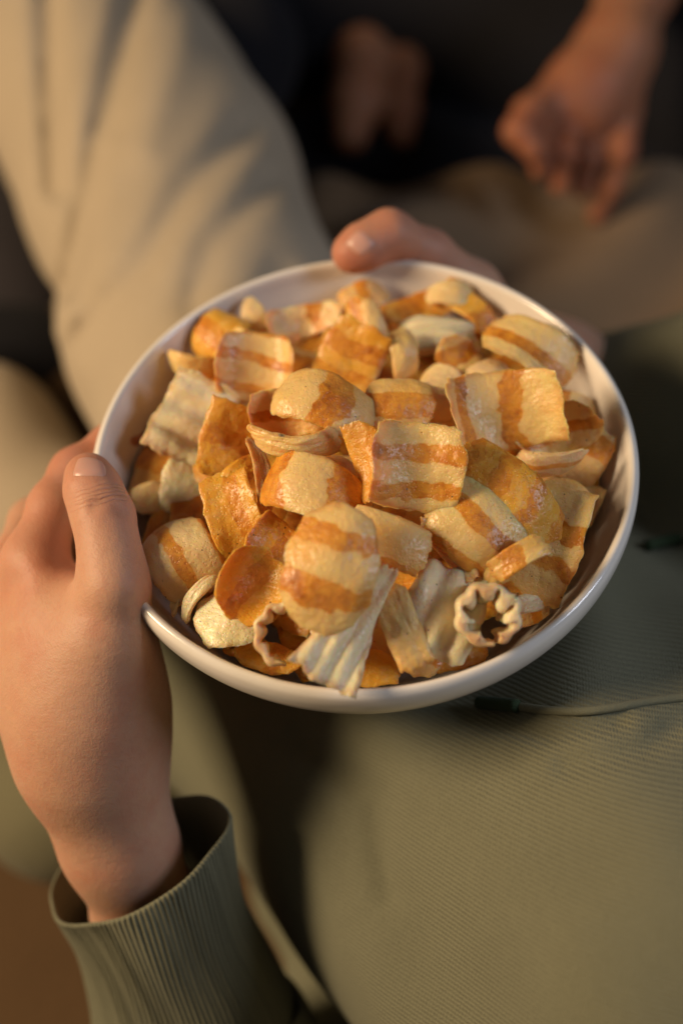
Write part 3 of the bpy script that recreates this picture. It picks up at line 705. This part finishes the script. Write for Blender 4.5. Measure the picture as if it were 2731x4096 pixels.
# trousers: the near thigh running left beneath the bowl, and the far one hidden under it
def thigh(p):
    d = chain(p, [(V3(-60, 1500, .79), .058), (V3(200, 1740, .79), .066), (V3(360, 1790, .80), .060), (V3(640, 1700, .84), .05)], .02)
    d = smin(d, chain(p, [(V3(620, 1180, .82), .065), (V3(800, 1250, .82), .07), (V3(1100, 1400, .82), .08)], .02), .03)
    u = p @ A3(CR*.7 - CU*.7); v = p @ A3(CR*.7 + CU*.7)
    return d + .0035*np.sin(v*60 + 3*np.sin(u*9))*np.sin(u*13 + 1)
HV, HF = sdf_build(thigh, [A3(V3(-260, 1290, .74)), A3(V3(1000, 2350, .74)), A3(V3(300, 1050, .80)), A3(V3(1100, 1400, .80))], .009, .12, 1)
tr = mesh_obj('trousers', HV, HF, M_trou, person)

# ------------------------------------------------------------------ person in beige trousers
def beige(p):
    W = lambda x, y, d: V3(x, y, d*.93)
    d = chain(p, [(W(20, -300, 1.14), 0.0884), (W(150, 20, 1.05), 0.0865), (W(372, 440, .93), 0.0818), (W(480, 760, .84), 0.0772), (W(580, 1000, .79), 0.0744), (W(760, 1250, .79), 0.0651)], .015)
    g = 0
    for pl, wd, am in (([(330, -120), (305, 0), (235, 300), (165, 660)], 28, .011), ([(110, -100), (115, 150), (128, 430)], 22, .010), ([(560, 300), (430, 430), (320, 620), (190, 760)], 30, .006),
                       ([(620, 420), (480, 560), (440, 700)], 26, .004), ([(640, 640), (560, 760)], 34, .005), ([(250, 330), (215, 560), (150, 760)], 20, -.004), ([(420, 60), (330, 330)], 40, -.004)):
        g = g + .95*am*np.exp(-(pdist(p, pl)/(1.35*wd))**2)
    return d + g
BV_, BF_ = sdf_build(beige, [A3(V3(300, -260, 1.14)), A3(V3(800, 1250, .78)), A3(V3(400, 400, .9))], .009, .13, 1)
p2 = empty('person', V3(500, 800, .95)); tag(p2, 'person in beige trousers sitting beside the bowl, one leg seen', 'person')
mesh_obj('trousers', BV_, BF_, M_beige, p2)
def beige2(p): return chain(p, [(V3(-220, 905, .88), .046), (V3(-20, 1040, .83), .040), (V3(150, 1200, .80), .042)], .03) + .003*np.sin((p @ A3(CR))*70)
V, F = sdf_build(beige2, [A3(V3(-220, 800, .92)), A3(V3(160, 1160, .82))], .008, .075, 1)
mesh_obj('trousers', V, F, M_beige, p2)

# ------------------------------------------------------------------ person in black behind
p3 = empty('person', V3(1100, 200, 1.5)); tag(p3, 'person in black clothes behind the bowl, hand reaching down', 'person')
def blk(p):
    A = lambda *q: np.array(q)
    d = chain(p, [(A(-.32, .62, .05), .10), (A(.02, .69, .05), .11), (A(.30, .53, .03), .085), (A(.75, .49, .02), .085)], .03)
    d = np.minimum(d, chain(p, [(A(-.30, .56, .06), .07), (A(-.095, .455, .135), .058)], .02))  # black knee, raised and shaped to block lamp light from the hanging fingers
    d = smin(d, chain(p, [(A(-.2, .52, -.035), .055), (A(.02, .50, -.035), .062), (A(.3, .47, -.03), .065), (A(.7, .45, -.03), .065)], .02), .02)
    d = smin(d, chain(p, [(A(.10, .72, .06), .10), (A(.30, .66, .12), .15), (A(.65, .60, .14), .15)], .04), .03)
    u = p[:, 0]; v = p @ A3(CU)
    return d + .007*np.sin(u*23 + 2*np.sin(v*11)) * np.sin(v*17)
V, F = sdf_build(blk, [(-.32, .56, .05), (.75, .49, .02), (.10, .72, .06), (.65, .60, .14)], .012, .17, 1)
mesh_obj('clothes', V, F, M_black, p3)
def hand3(p):
    W = lambda x, y, d: V3(x, y, d*.86)
    arm = chain(p, [(W(1560, -260, 1.12), 0.0273), (W(1462, -40, 1.08), 0.0227), (W(1420, 90, 1.06), 0.0189)], .02)
    palm = chain(p, [(W(1415, 110, 1.06), 0.0181), (W(1340, 195, 1.05), 0.0197), (W(1260, 255, 1.04), 0.0151)], .02)
    palm = smin(palm, chain(p, [(W(1425, 110, 1.06), 0.0166), (W(1400, 190, 1.06), 0.0166), (W(1420, 255, 1.06), 0.0128)], .02), 0.0172)
    palm = smin(palm, chain(p, [(W(1400, 130, 1.06), 0.0166), (W(1345, 270, 1.05), 0.0151)], .02), 0.0172)
    d = smin(arm, palm, .02)
    th = chain(p, [(W(1310, 190, 1.05), 0.0136), (W(1215, 258, 1.02), 0.0095), (W(1190, 300, 1.01), 0.0087), (W(1225, 345, 1.01), 0.0076)], .006)
    i = chain(p, [(W(1250, 250, 1.04), .0105), (W(1232, 325, 1.02), .0074), (W(1240, 388, 1.03), .0062)], .006)
    m = chain(p, [(W(1312, 268, 1.05), .0105), (W(1294, 352, 1.03), .0074), (W(1286, 425, 1.04), .0062)], .006)
    r = chain(p, [(W(1368, 272, 1.06), .0100), (W(1352, 358, 1.05), .0072), (W(1334, 436, 1.06), .0060)], .006)
    k = chain(p, [(W(1432, 255, 1.06), .0115), (W(1428, 345, 1.05), .0082), (W(1402, 425, 1.06), .0074), (W(1368, 495, 1.07), .0060)], .006)
    for f in (th, i, m, r, k): d = smin(d, f, .003)
    # other hand, deep in shade: two fingers hanging
    X = lambda x, y, d: V3(x + 8, y, d + .03)
    o = chain(p, [(X(830, 30, 1.06), .020), (X(826, 130, 1.035), .0200), (X(812, 230, 1.01), .0180), (X(798, 310, .995), .0125)], .01)
    return smin(d, smin(o, chain(p, [(X(920, 50, 1.06), .013), (X(920, 160, 1.03), .0130), (X(912, 250, 1.01), .0125), (X(914, 310, 1.0), .0095)], .01), .006), .004)
V, F = sdf_build(hand3, [A3(V3(1560, -260, .963)), A3(V3(1190, 300, .86)), A3(V3(1362, 478, .92)), A3(V3(800, 320, 1.03)), A3(V3(840, 10, 1.12))], .006, .045, 1)
b3 = mesh_obj('body', V, F, M_skin2, p3); b3['label'] = 'bare hand pointing down out of focus'
set_attr(b3, 'red', .6*blob(V, V3(1290, 330, .90), .045))

# ------------------------------------------------------------------ soft things further back
def cushion(name, c, ax, rad, mat, label, cat):
    f = lambda p: ell(p, A3(c), ax, rad) + .006*np.sin((p @ A3(CR))*31 + 2*np.sin((p @ A3(CU))*19))
    V, F = sdf_build(f, [A3(c)], .014, max(rad)*1.05, 1)
    return tag(mesh_obj(name, V, F, mat), label, cat)
AXW = [(1, 0, 0), (0, 1, 0), (0, 0, 1)]
cushion('cushion', V3(-30, 600, 1.06), AXW, (.10, .10, .07), M_grey, 'charcoal cushion left of the beige trouser leg', 'cushion')
cushion('cushion', V3(765, -70, 1.24), AXW, (.07, .05, .05), M_beige, 'pale beige cushion at the top edge of the picture', 'cushion')
def blanket():
    n = 90; V = []; F = []
    for i in range(n):
        for j in range(n):
            a, b = i/(n-1), j/(n-1)
            x = -0.06 + .80*a; y = .16 + .27*b
            u = x*.8 - y*.6
            z = .075 + .012*math.sin(u*62 + 2*mnoise.noise(Vector((x*5, y*5, 0)))) + .02*mnoise.noise(Vector((x*6, y*6, 4)))
            e = min(a, 1-a, b, 1-b); z -= .07*max(0, 1 - e/.10)**2
            V.append((x, y, z))
    for i in range(n-1):
        for j in range(n-1): F.append((i*n+j, (i+1)*n+j, (i+1)*n+j+1, i*n+j+1))
    o = mesh_obj('blanket', V, F, M_blanket)
    m = o.modifiers.new('thickness', 'SOLIDIFY'); m.thickness = .008
    return tag(o, 'brown blanket with soft diagonal folds behind the bowl at right', 'blanket')
M_blanket = mat_fabric('brown_blanket', (0.22, 0.15, 0.09), 500, sheen=0.1)
blanket()
cushion('cushion', V3(-60, 870, 1.0), AXW, (.09, .06, .05), M_black, 'black cushion low at the left edge beside the beige trouser leg', 'cushion')
